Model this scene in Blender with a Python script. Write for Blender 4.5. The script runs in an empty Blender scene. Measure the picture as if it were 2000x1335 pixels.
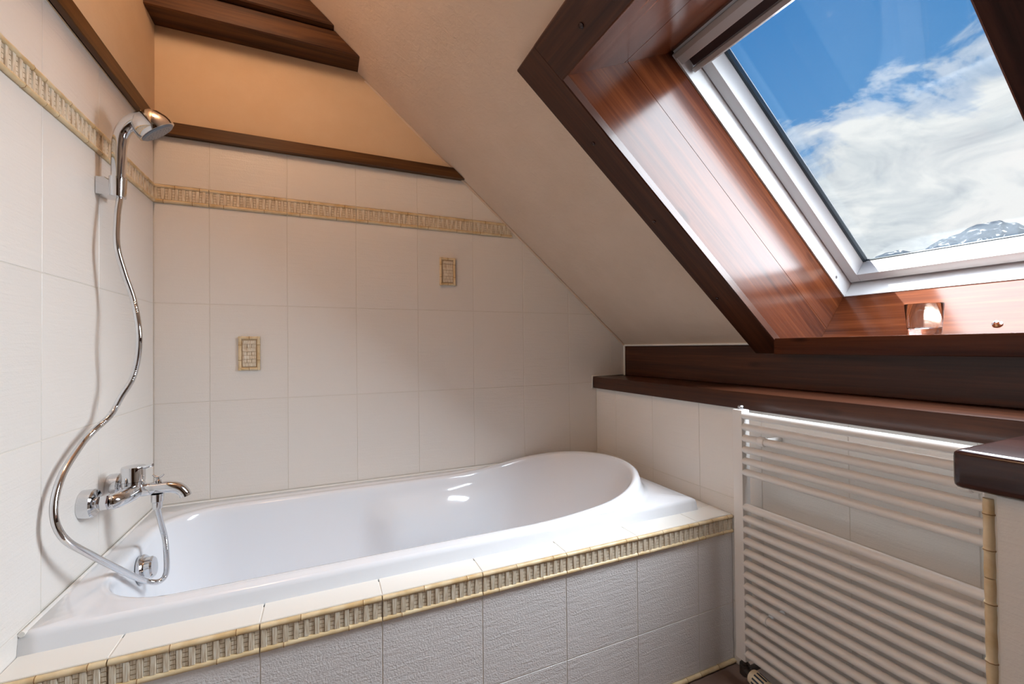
import bpy, bmesh, math, random
from mathutils import Matrix, Vector, noise
random.seed(7)
SC = bpy.context.scene
COL = SC.collection

# ------------------------------------------------------------------ camera
YAW, FPX, PITCH, ROLL = 0.4126, 840.71, 0.0117, -0.0102
CAM = Vector((0.5385, 0.0, 1.085))
def cam_axes():
    c, s = math.cos(YAW), math.sin(YAW)
    right = Vector((c, -s, 0)); fwd = Vector((s, c, 0)); up = Vector((0, 0, 1))
    f2 = fwd*math.cos(PITCH) + up*math.sin(PITCH)
    u2 = up*math.cos(PITCH) - fwd*math.sin(PITCH)
    r3 = right*math.cos(ROLL) + u2*math.sin(ROLL)
    u3 = u2*math.cos(ROLL) - right*math.sin(ROLL)
    return r3, u3, f2
CR, CU, CF = cam_axes()
cam = bpy.data.cameras.new('camera'); cam_ob = bpy.data.objects.new('camera', cam); COL.objects.link(cam_ob)
cam.sensor_width = 36.0; cam.lens = FPX/2000*36; cam.clip_start = 0.02; cam.clip_end = 20000
cam_ob.matrix_world = Matrix(((CR.x, CU.x, -CF.x, CAM.x), (CR.y, CU.y, -CF.y, CAM.y), (CR.z, CU.z, -CF.z, CAM.z), (0, 0, 0, 1)))
SC.camera = cam_ob
def ray(u, v):
    return CR*((u-1000)/FPX) + CF + CU*((667.5-v)/FPX)
def on_plane(u, v, n, d):            # world point on plane n.p = d
    r = ray(u, v); return CAM + r*((d - n.dot(CAM))/n.dot(r))

# roof slope: tangent T runs down the slope, normal N points outdoors
TN = math.hypot(1, 0.8456)
T = Vector((1/TN, 0, -0.8456/TN)); N = Vector((0.8456/TN, 0, 1/TN)); Y = Vector((0, 1, 0))
S0 = Vector((0.6785, 0, 2.211))
def SP(t, y, o=0.0): return S0 + T*t + Y*y + N*o
def on_slope(u, v, o=0.0): return on_plane(u, v, N, N.dot(S0) + o)

# ------------------------------------------------------------------ world, sun, added window fill, exposure
SC.view_settings.view_transform = 'Standard'; SC.view_settings.look = 'None'
SC.view_settings.gamma = 1.0; SC.view_settings.use_curve_mapping = False
SC.view_settings.exposure = 0.14

class NT:
    def __init__(s, tree): s.t = tree; s.t.nodes.clear()
    def n(s, kind, **kw):
        nd = s.t.nodes.new(kind)
        for k, v in kw.items():
            if k.startswith('i_'):
                key = k[2:]; key = int(key) if key.isdigit() else key.replace('_', ' ')
                sock = nd.inputs[key]
                if isinstance(v, bpy.types.NodeSocket): s.t.links.new(v, sock)
                else: sock.default_value = v
            else: setattr(nd, k, v)
        return nd
    def l(s, a, b): s.t.links.new(a, b)
    def math(s, op, a, b=None, c=None, clamp=False):
        nd = s.t.nodes.new('ShaderNodeMath'); nd.operation = op; nd.use_clamp = clamp
        for i, x in enumerate((a, b, c)):
            if x is None: continue
            if isinstance(x, bpy.types.NodeSocket): s.l(x, nd.inputs[i])
            else: nd.inputs[i].default_value = x
        return nd.outputs[0]
    def ramp(s, fac, stops, interp='LINEAR'):
        nd = s.t.nodes.new('ShaderNodeValToRGB'); nd.color_ramp.interpolation = interp
        el = nd.color_ramp.elements
        while len(el) < len(stops): el.new(0.5)
        for e, (p, c) in zip(el, stops): e.position = p; e.color = (*c, 1)
        s.l(fac, nd.inputs[0]); return nd.outputs[0]
    def mix(s, fac, a, b, mode='MIX'):
        nd = s.t.nodes.new('ShaderNodeMix'); nd.data_type = 'RGBA'; nd.blend_type = mode
        for sock, x in ((nd.inputs[0], fac), (nd.inputs[6], a), (nd.inputs[7], b)):
            if isinstance(x, bpy.types.NodeSocket): s.l(x, sock)
            elif isinstance(x, (int, float)): sock.default_value = x
            else: sock.default_value = (*x, 1)
        return nd.outputs[2]

W = bpy.data.worlds.new('sky'); SC.world = W; W.use_nodes = True
g = NT(W.node_tree)
tc = g.n('ShaderNodeTexCoord')
sep = g.n('ShaderNodeSeparateXYZ', i_0=tc.outputs['Generated'])
el = g.math('MAXIMUM', sep.outputs['Z'], 0.0)
blue = g.ramp(el, [(0.0, (0.30, 0.50, 0.76)), (0.30, (0.13, 0.34, 0.66)), (0.55, (0.06, 0.235, 0.55)), (1.0, (0.035, 0.15, 0.42))])
mp = g.n('ShaderNodeMapping', i_Vector=tc.outputs['Generated'], i_Scale=(1.0, 1.0, 1.9))
n1 = g.n('ShaderNodeTexNoise', i_Vector=mp.outputs[0], i_Scale=3.4, i_Detail=9.0, i_Roughness=0.56, i_Distortion=0.35)
n2 = g.n('ShaderNodeTexNoise', i_Vector=mp.outputs[0], i_Scale=9.0, i_Detail=8.0, i_Roughness=0.62, i_Distortion=0.6)
bias = g.math('MULTIPLY_ADD', el, -3.0, 1.36)
bias = g.math('MAXIMUM', bias, -0.45)
den = g.math('ADD', g.math('MULTIPLY_ADD', g.math('SUBTRACT', n1.outputs[0], 0.5), 2.1, bias), g.math('MULTIPLY', g.math('SUBTRACT', n2.outputs[0], 0.5), 0.55))
cov = g.ramp(den, [(0.02, (0, 0, 0)), (0.16, (0.55, 0.55, 0.55)), (0.34, (1, 1, 1))], 'EASE')
shade = g.ramp(n2.outputs[0], [(0.30, (0.50, 0.55, 0.62)), (0.45, (0.69, 0.73, 0.77)), (0.60, (0.88, 0.89, 0.90))])
sky = g.mix(cov, blue, shade)
bg = g.n('ShaderNodeBackground', i_Color=sky, i_Strength=1.0)
wo = g.n('ShaderNodeOutputWorld'); g.l(bg.outputs[0], wo.inputs[0])

sun = bpy.data.lights.new('sun', 'SUN'); sun_ob = bpy.data.objects.new('sun', sun); COL.objects.link(sun_ob)
sun.energy = 17.0; sun.angle = 0.0093; sun.color = (1.0, 0.95, 0.87)
sun_ob.location = (-4, 6, 12)
sun_ob.rotation_euler = Vector((0.628, -0.72, -1.843)).to_track_quat('-Z', 'Y').to_euler()

GL_T0, GL_T1, GL_Y0, GL_Y1 = 0.90, 1.845, 0.36, 0.945      # visible glass in slope coordinates
WINDOW_FILL_POWER = 40.0
LY0, LY1 = 0.365, 0.80
day = bpy.data.lights.new('window_fill_light', 'AREA'); day_ob = bpy.data.objects.new('window_fill_light', day); COL.objects.link(day_ob)  # unseen area light added at the pane, far stronger than the sky drawn
day.shape = 'RECTANGLE'; day.size = LY1-LY0; day.size_y = GL_T1-GL_T0-0.02
day.energy = WINDOW_FILL_POWER; day.color = (0.85, 0.91, 1.0); day.spread = math.radians(162)
dm = Matrix((Y, T, -N)).transposed()               # columns: local x=Y, y=T, z=-N  (light shines along -z = N) -> flip below
dm = Matrix((Y, -T, N)).transposed()
day_ob.matrix_world = Matrix.Translation(SP((GL_T0+GL_T1)/2, (LY0+LY1)/2, 0.50)) @ dm.to_4x4()

# ------------------------------------------------------------------ materials
MATS = {}
def principled(name, color=(0.8, 0.8, 0.8), rough=0.5, metal=0.0, spec=0.5, coat=0.0):
    m = bpy.data.materials.new(name); m.use_nodes = True; t = NT(m.node_tree)
    b = t.n('ShaderNodeBsdfPrincipled'); o = t.n('ShaderNodeOutputMaterial'); t.l(b.outputs[0], o.inputs[0])
    b.inputs['Base Color'].default_value = (*color, 1); b.inputs['Roughness'].default_value = rough
    b.inputs['Metallic'].default_value = metal; b.inputs['Specular IOR Level'].default_value = spec
    b.inputs['Coat Weight'].default_value = coat; b.inputs['Coat Roughness'].default_value = 0.08
    MATS[name] = m; m['_'] = 1
    return m, t, b
def bump(t, b, h, strength, dist):
    nd = t.n('ShaderNodeBump', i_Strength=strength, i_Distance=dist, i_Height=h); t.l(nd.outputs[0], b.inputs['Normal'])

def wood(name, dark, mid, light, rough=0.26, coat=0.0, knots=True, gscale=1.0, spec=0.28):
    m, t, b = principled(name, mid, rough, coat=coat, spec=spec)
    tc = t.n('ShaderNodeTexCoord'); oi = t.n('ShaderNodeObjectInfo')
    off = t.n('ShaderNodeCombineXYZ', i_0=t.math('MULTIPLY', oi.outputs['Random'], 37.0), i_1=t.math('MULTIPLY', oi.outputs['Random'], 11.0), i_2=t.math('MULTIPLY', oi.outputs['Random'], 23.0))
    add = t.n('ShaderNodeVectorMath', operation='ADD', i_0=tc.outputs['Object'], i_1=off.outputs[0])
    m1 = t.n('ShaderNodeMapping', i_Vector=add.outputs[0], i_Scale=(0.9*gscale, 16*gscale, 16*gscale))
    n1 = t.n('ShaderNodeTexNoise', i_Vector=m1.outputs[0], i_Scale=1.6, i_Detail=5.0, i_Roughness=0.6, i_Distortion=0.9)
    m2 = t.n('ShaderNodeMapping', i_Vector=add.outputs[0], i_Scale=(3*gscale, 150*gscale, 150*gscale))
    n2 = t.n('ShaderNodeTexNoise', i_Vector=m2.outputs[0], i_Scale=1.0, i_Detail=3.0)
    f = t.math('ADD', t.math('MULTIPLY', n1.outputs[0], 0.75), t.math('MULTIPLY', n2.outputs[0], 0.25))
    col = t.ramp(f, [(0.33, dark), (0.5, mid), (0.66, light)])
    if knots:
        m3 = t.n('ShaderNodeMapping', i_Vector=add.outputs[0], i_Scale=(2.6, 6.5, 6.5))
        v = t.n('ShaderNodeTexVoronoi', i_Vector=m3.outputs[0], i_Scale=1.0)
        k = t.ramp(v.outputs['Distance'], [(0.04, (0.25, 0.22, 0.2)), (0.11, (1, 1, 1))])
        col = t.mix(1.0, col, k, 'MULTIPLY')
    t.l(col, b.inputs['Base Color'])
    bump(t, b, f, 0.12, 0.002)
    return m
M_RED = wood('wood_red_varnish', (0.034, 0.008, 0.003), (0.068, 0.017, 0.006), (0.11, 0.030, 0.010), rough=0.18, coat=0.0, spec=0.15)
M_DARK = wood('wood_dark_varnish', (0.030, 0.009, 0.005), (0.058, 0.019, 0.009), (0.095, 0.032, 0.014), rough=0.3, coat=0.1)
M_BROWN = wood('wood_brown', (0.05, 0.020, 0.006), (0.10, 0.042, 0.012), (0.16, 0.07, 0.021), rough=0.4)
M_BEAM = wood('wood_beam', (0.025, 0.008, 0.003), (0.065, 0.023, 0.007), (0.12, 0.047, 0.013), rough=0.5)
M_COUNTER = wood('wood_counter', (0.02, 0.007, 0.006), (0.04, 0.013, 0.010), (0.075, 0.025, 0.016), rough=0.2, coat=0.3, knots=False)

def tile_mat(name, color, ripple=0.5, fine=0.25, rough=0.32):
    m, t, b = principled(name, color, rough)
    tc = t.n('ShaderNodeTexCoord'); oi = t.n('ShaderNodeObjectInfo')
    mp = t.n('ShaderNodeMapping', i_Vector=tc.outputs['Object'], i_Scale=(9, 95, 9))
    n1 = t.n('ShaderNodeTexNoise', i_Vector=mp.outputs[0], i_Scale=1.0, i_Detail=2.5, i_Distortion=0.8)
    n2 = t.n('ShaderNodeTexNoise', i_Vector=tc.outputs['Object'], i_Scale=260.0, i_Detail=2.0)
    h = t.math('ADD', t.math('MULTIPLY', n1.outputs[0], ripple), t.math('MULTIPLY', n2.outputs[0], fine))
    bump(t, b, h, 0.65, 0.0030)
    hs = t.n('ShaderNodeHueSaturation', i_Value=t.math('MULTIPLY_ADD', oi.outputs['Random'], 0.03, 0.985), i_Color=(*color, 1))
    t.l(hs.outputs[0], b.inputs['Base Color'])
    return m
TILE_C = (0.82, 0.775, 0.725)
M_TILE = tile_mat('tile_cream', TILE_C)
M_PANEL = tile_mat('tile_panel', (0.78, 0.74, 0.725), ripple=0.7, fine=0.8)
M_DECK, _, _ = principled('tile_deck', (0.83, 0.80, 0.74), 0.22)
def plaster(name, color, color2, strength=0.25):
    m, t, b = principled(name, color, 0.85, spec=0.2)
    tc = t.n('ShaderNodeTexCoord')
    n1 = t.n('ShaderNodeTexNoise', i_Vector=tc.outputs['Object'], i_Scale=5.0, i_Detail=6.0, i_Roughness=0.6)
    n2 = t.n('ShaderNodeTexNoise', i_Vector=tc.outputs['Object'], i_Scale=34.0, i_Detail=5.0, i_Roughness=0.65, i_Distortion=1.2)
    t.l(t.ramp(n1.outputs[0], [(0.35, color), (0.68, color2)]), b.inputs['Base Color'])
    bump(t, b, t.math('ADD', n1.outputs[0], t.math('MULTIPLY', n2.outputs[0], 0.5)), strength, 0.006)
    return m
M_SLOPE = plaster('plaster_beige', (0.63, 0.49, 0.38), (0.67, 0.53, 0.42), 0.6)
M_ORANGE = plaster('plaster_orange', (0.66, 0.49, 0.33), (0.70, 0.54, 0.38))
M_WHITEWALL = plaster('plaster_white', (0.78, 0.74, 0.68), (0.8, 0.77, 0.72))
M_GROUT, _, _ = principled('grout', (0.76, 0.71, 0.64), 0.8)
M_FLOOR = plaster('floor_tile_brown', (0.16, 0.105, 0.085), (0.21, 0.14, 0.11), 0.05)
M_ENAMEL, _, _ = principled('bath_enamel', (0.83, 0.845, 0.88), 0.11, coat=0.3)
M_CHROME, _, _ = principled('chrome', (0.72, 0.73, 0.75), 0.06, metal=1.0)
M_STEEL, _, _ = principled('brushed_steel', (0.6, 0.6, 0.62), 0.25, metal=1.0)
M_DARKMETAL, _, _ = principled('dark_metal', (0.10, 0.085, 0.075), 0.4, metal=0.8)
M_RAD, _, _ = principled('radiator_enamel', (0.82, 0.79, 0.76), 0.28)
M_FRAME, _, _ = principled('window_white', (0.62, 0.63, 0.64), 0.4, spec=0.25)
M_GREYBAR, _, _ = principled('vent_bar_grey', (0.42, 0.40, 0.38), 0.4)
M_GAP, _, _ = principled('window_gap_brown', (0.05, 0.02, 0.018), 0.6)
M_SEAL, _, _ = principled('glass_seal', (0.03, 0.05, 0.07), 0.35)
M_CREAMPLASTIC, _, _ = principled('valve_cream', (0.78, 0.68, 0.50), 0.4)
M_SPRAY, _, _ = principled('spray_face_grey', (0.16, 0.18, 0.21), 0.35)
M_CAULK, _, _ = principled('caulk_white', (0.82, 0.80, 0.76), 0.4)
def bamboo(name, c1, c2):
    m, t, b = principled(name, c1, 0.35)
    tc = t.n('ShaderNodeTexCoord')
    n1 = t.n('ShaderNodeTexNoise', i_Vector=tc.outputs['Object'], i_Scale=22.0, i_Detail=4.0)
    t.l(t.ramp(n1.outputs[0], [(0.36, c2), (0.56, c1)]), b.inputs['Base Color'])
    return m
M_ROD = bamboo('bamboo_glaze', (0.78, 0.62, 0.39), (0.66, 0.46, 0.23))
M_NODE, _, _ = principled('bamboo_node', (0.30, 0.15, 0.05), 0.5)
def weave_mat():
    m, t, b = principled('weave_glaze', (0.72, 0.58, 0.40), 0.45)
    tc = t.n('ShaderNodeTexCoord')
    mp = t.n('ShaderNodeMapping', i_Vector=tc.outputs['Object'], i_Scale=(420, 30, 1))
    n1 = t.n('ShaderNodeTexNoise', i_Vector=mp.outputs[0], i_Scale=1.0, i_Detail=3.0)
    col = t.ramp(n1.outputs[0], [(0.33, (0.56, 0.42, 0.28)), (0.5, (0.76, 0.65, 0.49)), (0.65, (0.84, 0.77, 0.65))])
    t.l(col, b.inputs['Base Color'])
    return m
M_WEAVE = weave_mat()
M_WBASE, _, _ = principled('weave_ground_brown', (0.56, 0.42, 0.27), 0.5)
def pane_mat():
    m = bpy.data.materials.new('pane_glass'); m.use_nodes = True; t = NT(m.node_tree)
    tr = t.n('ShaderNodeBsdfTransparent', i_Color=(0.97, 0.985, 0.98, 1)); gl = t.n('ShaderNodeBsdfGlossy', i_Roughness=0.0)
    lw = t.n('ShaderNodeLayerWeight', i_Blend=0.5)
    fr = t.math('MULTIPLY_ADD', t.math('POWER', lw.outputs['Facing'], 5.0), 0.9, 0.03)
    mx = t.n('ShaderNodeMixShader', i_0=fr, i_1=tr.outputs[0], i_2=gl.outputs[0])
    o = t.n('ShaderNodeOutputMaterial'); t.l(mx.outputs[0], o.inputs[0]); return m
M_PANE = pane_mat()
def solid_glass():
    m, t, b = principled('tumbler_glass', (0.97, 0.985, 0.98), 0.0)
    b.inputs['Transmission Weight'].default_value = 1.0; b.inputs['IOR'].default_value = 1.46
    return m
M_GLASS = solid_glass()

# ------------------------------------------------------------------ object helpers
WM = {None: Matrix.Identity(4)}
def place(o, M=None, parent=None):
    M = M or Matrix.Identity(4)
    COL.objects.link(o)
    if parent is not None:
        o.parent = parent; o.matrix_parent_inverse = WM[parent].inverted()
    o.matrix_basis = M; WM[o] = M
    return o
def thing(name, label, cat, loc=(0, 0, 0), kind=None):
    o = bpy.data.objects.new(name, None); o.empty_display_size = 0.05
    place(o, Matrix.Translation(Vector(loc)))
    o['label'] = label; o['category'] = cat
    if kind: o['kind'] = kind
    return o
def tag(o, label, cat, kind=None):
    o['label'] = label; o['category'] = cat
    if kind: o['kind'] = kind
    return o
def mesh_of(bm, mat, smooth=False, name='m'):
    me = bpy.data.meshes.new(name); bmesh.ops.recalc_face_normals(bm, faces=bm.faces)
    bm.to_mesh(me); bm.free()
    for mm in (mat if isinstance(mat, (list, tuple)) else [mat]): me.materials.append(mm)
    if smooth: me.polygons.foreach_set('use_smooth', [True]*len(me.polygons))
    return me
def autosmooth(me, deg=40):
    me.polygons.foreach_set('use_smooth', [True]*len(me.polygons))
    me.set_sharp_from_angle(angle=math.radians(deg))
def link(name, me, M=None, parent=None):
    return place(bpy.data.objects.new(name, me), M, parent)
def frame(o, u, v, w):
    o, u, v, w = Vector(o), Vector(u), Vector(v), Vector(w)
    return Matrix(((u.x, v.x, w.x, o.x), (u.y, v.y, w.y, o.y), (u.z, v.z, w.z, o.z), (0, 0, 0, 1)))
def prism_bm(poly, w0, w1, bev=0.0, bev_bottom=False, seg=1):
    bm = bmesh.new()
    lo = [bm.verts.new((x, y, w0)) for x, y in poly]; hi = [bm.verts.new((x, y, w1)) for x, y in poly]
    n = len(poly)
    bm.faces.new(lo[::-1]); top = bm.faces.new(hi)
    for i in range(n): bm.faces.new((lo[i], lo[(i+1) % n], hi[(i+1) % n], hi[i]))
    if bev > 0:
        edges = list(top.edges) if not bev_bottom else list(bm.edges)
        bmesh.ops.bevel(bm, geom=edges, offset=bev, segments=seg, affect='EDGES', profile=0.6, clamp_overlap=True)
    return bm
_cache = {}
def prism(name, poly, w0, w1, M, mat, parent=None, bev=0.0, all_edges=False, seg=1):
    key = (tuple((round(a, 4), round(b, 4)) for a, b in poly), round(w0, 4), round(w1, 4), bev, all_edges, seg, mat.name)
    me = _cache.get(key)
    if me is None:
        me = mesh_of(prism_bm(poly, w0, w1, bev, all_edges, seg), mat, name=name); autosmooth(me, 35); _cache[key] = me
    return link(name, me, M, parent)
def board(name, p0, p1, thick_dir, width_dir, width, thick, mat, parent=None, bev=0.002):
    """plank from p0 to p1 (one long edge), growing along width_dir and thick_dir; grain along its length"""
    p0, p1 = Vector(p0), Vector(p1); L = (p1-p0).length; u = (p1-p0)/L
    v = Vector(width_dir).normalized(); w = Vector(thick_dir).normalized()
    return prism(name, [(0, 0), (L, 0), (L, width), (0, width)], 0, thick, frame(p0, u, v, w), mat, parent, bev, True)
def abox(name, x0, x1, y0, y1, z0, z1, mat, parent=None, bev=0.0, seg=1, along='x'):
    if along == 'x': M = frame((x0, y0, z0), (1, 0, 0), (0, 1, 0), (0, 0, 1)); p = (x1-x0, y1-y0)
    elif along == 'y': M = frame((x1, y0, z0), (0, 1, 0), (-1, 0, 0), (0, 0, 1)); p = (y1-y0, x1-x0)
    return prism(name, [(0, 0), (p[0], 0), (p[0], p[1]), (0, p[1])], 0, z1-z0, M, mat, parent, bev, True, seg)
def clip(poly, a, b, c):      # keep a*x + b*y <= c
    out = []
    for i in range(len(poly)):
        p, q = poly[i], poly[(i+1) % len(poly)]
        dp, dq = a*p[0]+b*p[1]-c, a*q[0]+b*q[1]-c
        if dp <= 0: out.append(p)
        if dp*dq < 0:
            s = dp/(dp-dq); out.append((p[0]+(q[0]-p[0])*s, p[1]+(q[1]-p[1])*s))
    return out
def area(poly): return 0.5*sum(poly[i][0]*poly[(i+1) % len(poly)][1]-poly[(i+1) % len(poly)][0]*poly[i][1] for i in range(len(poly)))
def lathe_bm(prof, n=24, cap=True):
    """prof: list of (r, z); revolve about z"""
    bm = bmesh.new(); rings = []
    for r, z in prof:
        rings.append([bm.verts.new((r*math.cos(2*math.pi*i/n), r*math.sin(2*math.pi*i/n), z)) for i in range(n)])
    for a, b in zip(rings, rings[1:]):
        for i in range(n): bm.faces.new((a[i], a[(i+1) % n], b[(i+1) % n], b[i]))
    if cap: bm.faces.new(rings[0][::-1]); bm.faces.new(rings[-1])
    return bm
def lathe(name, prof, base, axis, mat, parent=None, n=24, sharp=35):
    axis = Vector(axis).normalized(); q = axis.to_track_quat('Z', 'Y')
    me = mesh_of(lathe_bm(prof, n), mat, name=name); autosmooth(me, sharp)
    return link(name, me, Matrix.Translation(Vector(base)) @ q.to_matrix().to_4x4(), parent)
def tube_bm(pts, rad, n=12, cap=True):
    """sweep a circle along pts; rad is a number or list"""
    bm = bmesh.new(); P = [Vector(p) for p in pts]; rings = []
    prev = None
    for i, p in enumerate(P):
        t = (P[min(i+1, len(P)-1)] - P[max(i-1, 0)]).normalized()
        if prev is None:
            a = t.orthogonal().normalized()
        else:
            a = prev - t*prev.dot(t); a.normalize()
        prev = a; b = t.cross(a); r = rad[i] if isinstance(rad, (list, tuple)) else rad
        rings.append([bm.verts.new(p + (a*math.cos(2*math.pi*k/n) + b*math.sin(2*math.pi*k/n))*r) for k in range(n)])
    for a, b in zip(rings, rings[1:]):
        for k in range(n): bm.faces.new((a[k], a[(k+1) % n], b[(k+1) % n], b[k]))
    if cap: bm.faces.new(rings[0][::-1]); bm.faces.new(rings[-1])
    return bm
def catmull(pts, sub=12):
    P = [Vector(p) for p in pts]; P = [P[0]*2-P[1]] + P + [P[-1]*2-P[-2]]; out = []
    for i in range(1, len(P)-2):
        a, b, c, d = P[i-1:i+3]
        for k in range(sub):
            t = k/sub
            out.append(0.5*((2*b) + (c-a)*t + (2*a-5*b+4*c-d)*t*t + (3*b-a-3*c+d)*t**3))
    out.append(P[-2]); return out
def resample(pts, step):
    out = [pts[0]]; acc = 0.0
    for a, b in zip(pts, pts[1:]):
        d = (b-a).length; s = step-acc
        while s <= d and d > 0:
            out.append(a+(b-a)*(s/d)); s += step
        acc = d-(s-step)
    return out
def tube(name, pts, rad, mat, parent=None, n=12):
    c = Vector(pts[0])
    me = mesh_of(tube_bm([Vector(p)-c for p in pts], rad, n), mat, name=name); autosmooth(me, 50)
    return link(name, me, Matrix.Translation(c), parent)
def sstep(a, b, x):
    t = min(max((x-a)/(b-a), 0), 1); return t*t*(3-2*t)

# ------------------------------------------------------------------ dimensions (metres)
BACK, KNEE, REAR = 1.858, 1.822, -1.35
PLAT_Y, DECK = 1.061, 0.505
GX = 0.162                           # tile grid on the back wall
TOPZ = 2.56
SLOPE_LINE = lambda x: 2.211 - 0.8456*(x-0.6785)
ROWS = [(0.55, 0.90), (0.90, 1.25), (1.25, 1.60), (1.664, 1.836)]
BAND = (1.600, 1.664)
G = 0.0013                           # half joint width

# ------------------------------------------------------------------ room shell
def struct(o, label, cat='wall'): return tag(o, label, cat, 'structure')
wall_back = struct(abox('wall_back', -0.08, 2.12, BACK+0.0013, BACK+0.10, 0, TOPZ+0.15, M_GROUT), 'back wall tiled cream below and orange plaster above, behind the bath')
wall_left = struct(abox('wall_left', -0.10, -0.0013, REAR-0.08, BACK+0.10, 0, TOPZ+0.15, M_GROUT, along='y'), 'left wall with cream rippled tiles carrying the shower mixer')
wall_rear = struct(abox('wall_front', -0.08, 2.12, REAR-0.08, REAR, 0, TOPZ+0.15, M_WHITEWALL), 'pale plain wall opposite the bath')
wall_right = struct(abox('wall_right', KNEE+0.0013, 2.12, REAR-0.08, BACK+0.0013, 0, 0.872, M_GROUT, along='y'), 'low cream tiled knee wall behind the towel radiator')
floor = struct(abox('floor', -0.08, 2.12, REAR-0.08, BACK+0.08, -0.08, 0.0, M_FLOOR), 'dark brown tiled bathroom floor', 'floor')
fl_me = [(0.002, 0.002), (0.298, 0.002), (0.298, 0.298), (0.002, 0.298)]
for i in range(6):
    for j in range(8):
        prism('floor_tile', fl_me, 0.0, 0.005, Matrix.Translation((0.02+0.3*i, PLAT_Y-0.01-0.3*(j+1), 0.0)), M_FLOOR, floor, 0.0015)

door = thing('added_door_1', 'dark wooden door added out of view on the wall opposite the bath', 'door', (0.75, REAR, 0), 'structure')  # unseen door, added to darken chrome reflections and cut bounce light
abox('door_leaf', 0.36, 1.16, REAR+0.001, REAR+0.04, 0.006, 2.0, M_BROWN, door, 0.003)
for x0, x1, z1 in ((0.28, 0.355, 2.08), (1.165, 1.24, 2.08)): abox('door_jamb', x0, x1, REAR+0.001, REAR+0.06, 0.006, z1, M_BROWN, door, 0.003)
abox('door_head', 0.356, 1.164, REAR+0.001, REAR+0.06, 2.005, 2.08, M_BROWN, door, 0.003)
hdl = abox('handle_plate', 1.06, 1.10, REAR+0.041, REAR+0.046, 0.93, 1.13, M_STEEL, door, 0.001)
link('door_handle', mesh_of(tube_bm([(1.08, REAR+0.046, 1.05), (1.08, REAR+0.09, 1.05), (1.075, REAR+0.095, 1.05), (0.96, REAR+0.095, 1.05)], 0.008, 12), M_STEEL, True), None, hdl)

# plaster skins above the tiles
prism('plaster_panel', clip([(0.0, 1.836), (1.25, 1.836), (1.25, TOPZ), (0.0, TOPZ)], 0.8456, 1, 2.211+0.8456*0.6785-0.001), 0.0, 0.006,
      frame((0, BACK+0.0013, 0), (1, 0, 0), (0, 0, 1), (0, -1, 0)), M_ORANGE, wall_back)
prism('plaster_panel', [(REAR, 1.836), (BACK, 1.836), (BACK, TOPZ), (REAR, TOPZ)], 0.0, 0.006,
      frame((-0.0013, 0, 0), (0, 1, 0), (0, 0, 1), (1, 0, 0)), M_ORANGE, wall_left)

# sloping ceiling around the window opening
OPEN_T0, OPEN_Y0, OPEN_Y1 = 0.60, 0.285, 0.998
Tbot = (Vector((2.03, 0, 0)).x-S0.x)/T.x
ceiling = tag(thing('ceiling', 'sloping beige plaster ceiling around the roof window', 'ceiling', SP(0.3, 1.3), 'structure'), 'sloping beige plaster ceiling around the roof window', 'ceiling', 'structure')
SF = frame(S0, T, Y, N)
def slab(t0, t1, y0, y1):
    prism('plaster_panel', [(t0, y0), (t1, y0), (t1, y1), (t0, y1)], 0.0, 0.06, SF, M_SLOPE, ceiling)
slab(-0.62, Tbot+0.06, OPEN_Y1, BACK+0.02)
slab(-0.62, OPEN_T0, OPEN_Y0, OPEN_Y1)
slab(-0.62, Tbot+0.06, REAR-0.04, OPEN_Y0)
abox('flat_panel', -0.08, 0.40, REAR-0.04, BACK+0.02, TOPZ, TOPZ+0.06, M_SLOPE, ceiling)
# thin sealing bead where slope meets walls
tube('caulk_bead', [(0.70, BACK-0.003, SLOPE_LINE(0.70)-0.004), (2.0, BACK-0.003, SLOPE_LINE(2.0)-0.004)], 0.006, M_SLOPE, ceiling, 8)

# ------------------------------------------------------------------ wall tiles
FB = frame((0, BACK+0.0013, 0), (1, 0, 0), (0, 0, 1), (0, -1, 0))          # back wall: u=x v=z
FL = frame((-0.0013, 0, 0), (0, 1, 0), (0, 0, 1), (1, 0, 0))                # left wall: u=y v=z
FK = frame((KNEE+0.0013, 0, 0), (0, 1, 0), (0, 0, 1), (-1, 0, 0))           # knee wall: u=y v=z
def tile(F, u0, u1, v0, v1, parent, mat=M_TILE, th=0.0013, cut=None, name='tile'):
    p = [(0, 0), (u1-u0, 0), (u1-u0, v1-v0), (0, v1-v0)]
    p = [(min(max(x, G), u1-u0-G), min(max(y, G), v1-v0-G)) for x, y in p]
    if cut:
        a, b, c = cut; p = clip(p, a, b, c-a*u0-b*v0)
        if len(p) < 3 or abs(area(p)) < 4e-5: return
    return prism(name, p, -0.003, th, F @ Matrix.Translation((u0, v0, 0)), mat, parent, 0.0008)
CUT = (0.8456, 1.0, 2.211+0.8456*0.6785-0.004)
XS = [0.0] + [GX+0.25*k for k in range(8)] + [2.005]
for u0, u1 in zip(XS, XS[1:]):
    for v0, v1 in ROWS:
        if u0 > 1.9 and v1 < 0.95: continue
        tile(FB, u0, min(u1, KNEE) if v1 <= 0.90 else u1, v0, v1, wall_back, cut=CUT)
YS = [BACK-0.002] + [1.465-0.25*k for k in range(7)]
YS = YS[::-1]
for u0, u1 in zip(YS, YS[1:]):
    for v0, v1 in ROWS: tile(FL, u0, u1, v0, v1, wall_left)
    if u1 < 1.3:
        for v0, v1 in ((0.0, 0.2), (0.2, 0.55)): tile(FL, u0, u1, v0, v1, wall_left)
KS = [BACK-0.002, 1.697, 1.447, 1.197, 0.947, 0.697, 0.447, 0.197, -0.053, -0.303, -0.553]
KS = KS[::-1]
for u0, u1 in zip(KS, KS[1:]):
    for v0, v1 in ((0.005, 0.21), (0.21, 0.56), (0.56, 0.871)):
        if u0 > 1.1 and v1 < 0.5: continue
        tile(FK, u0, u1, v0, v1, wall_right)

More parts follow.
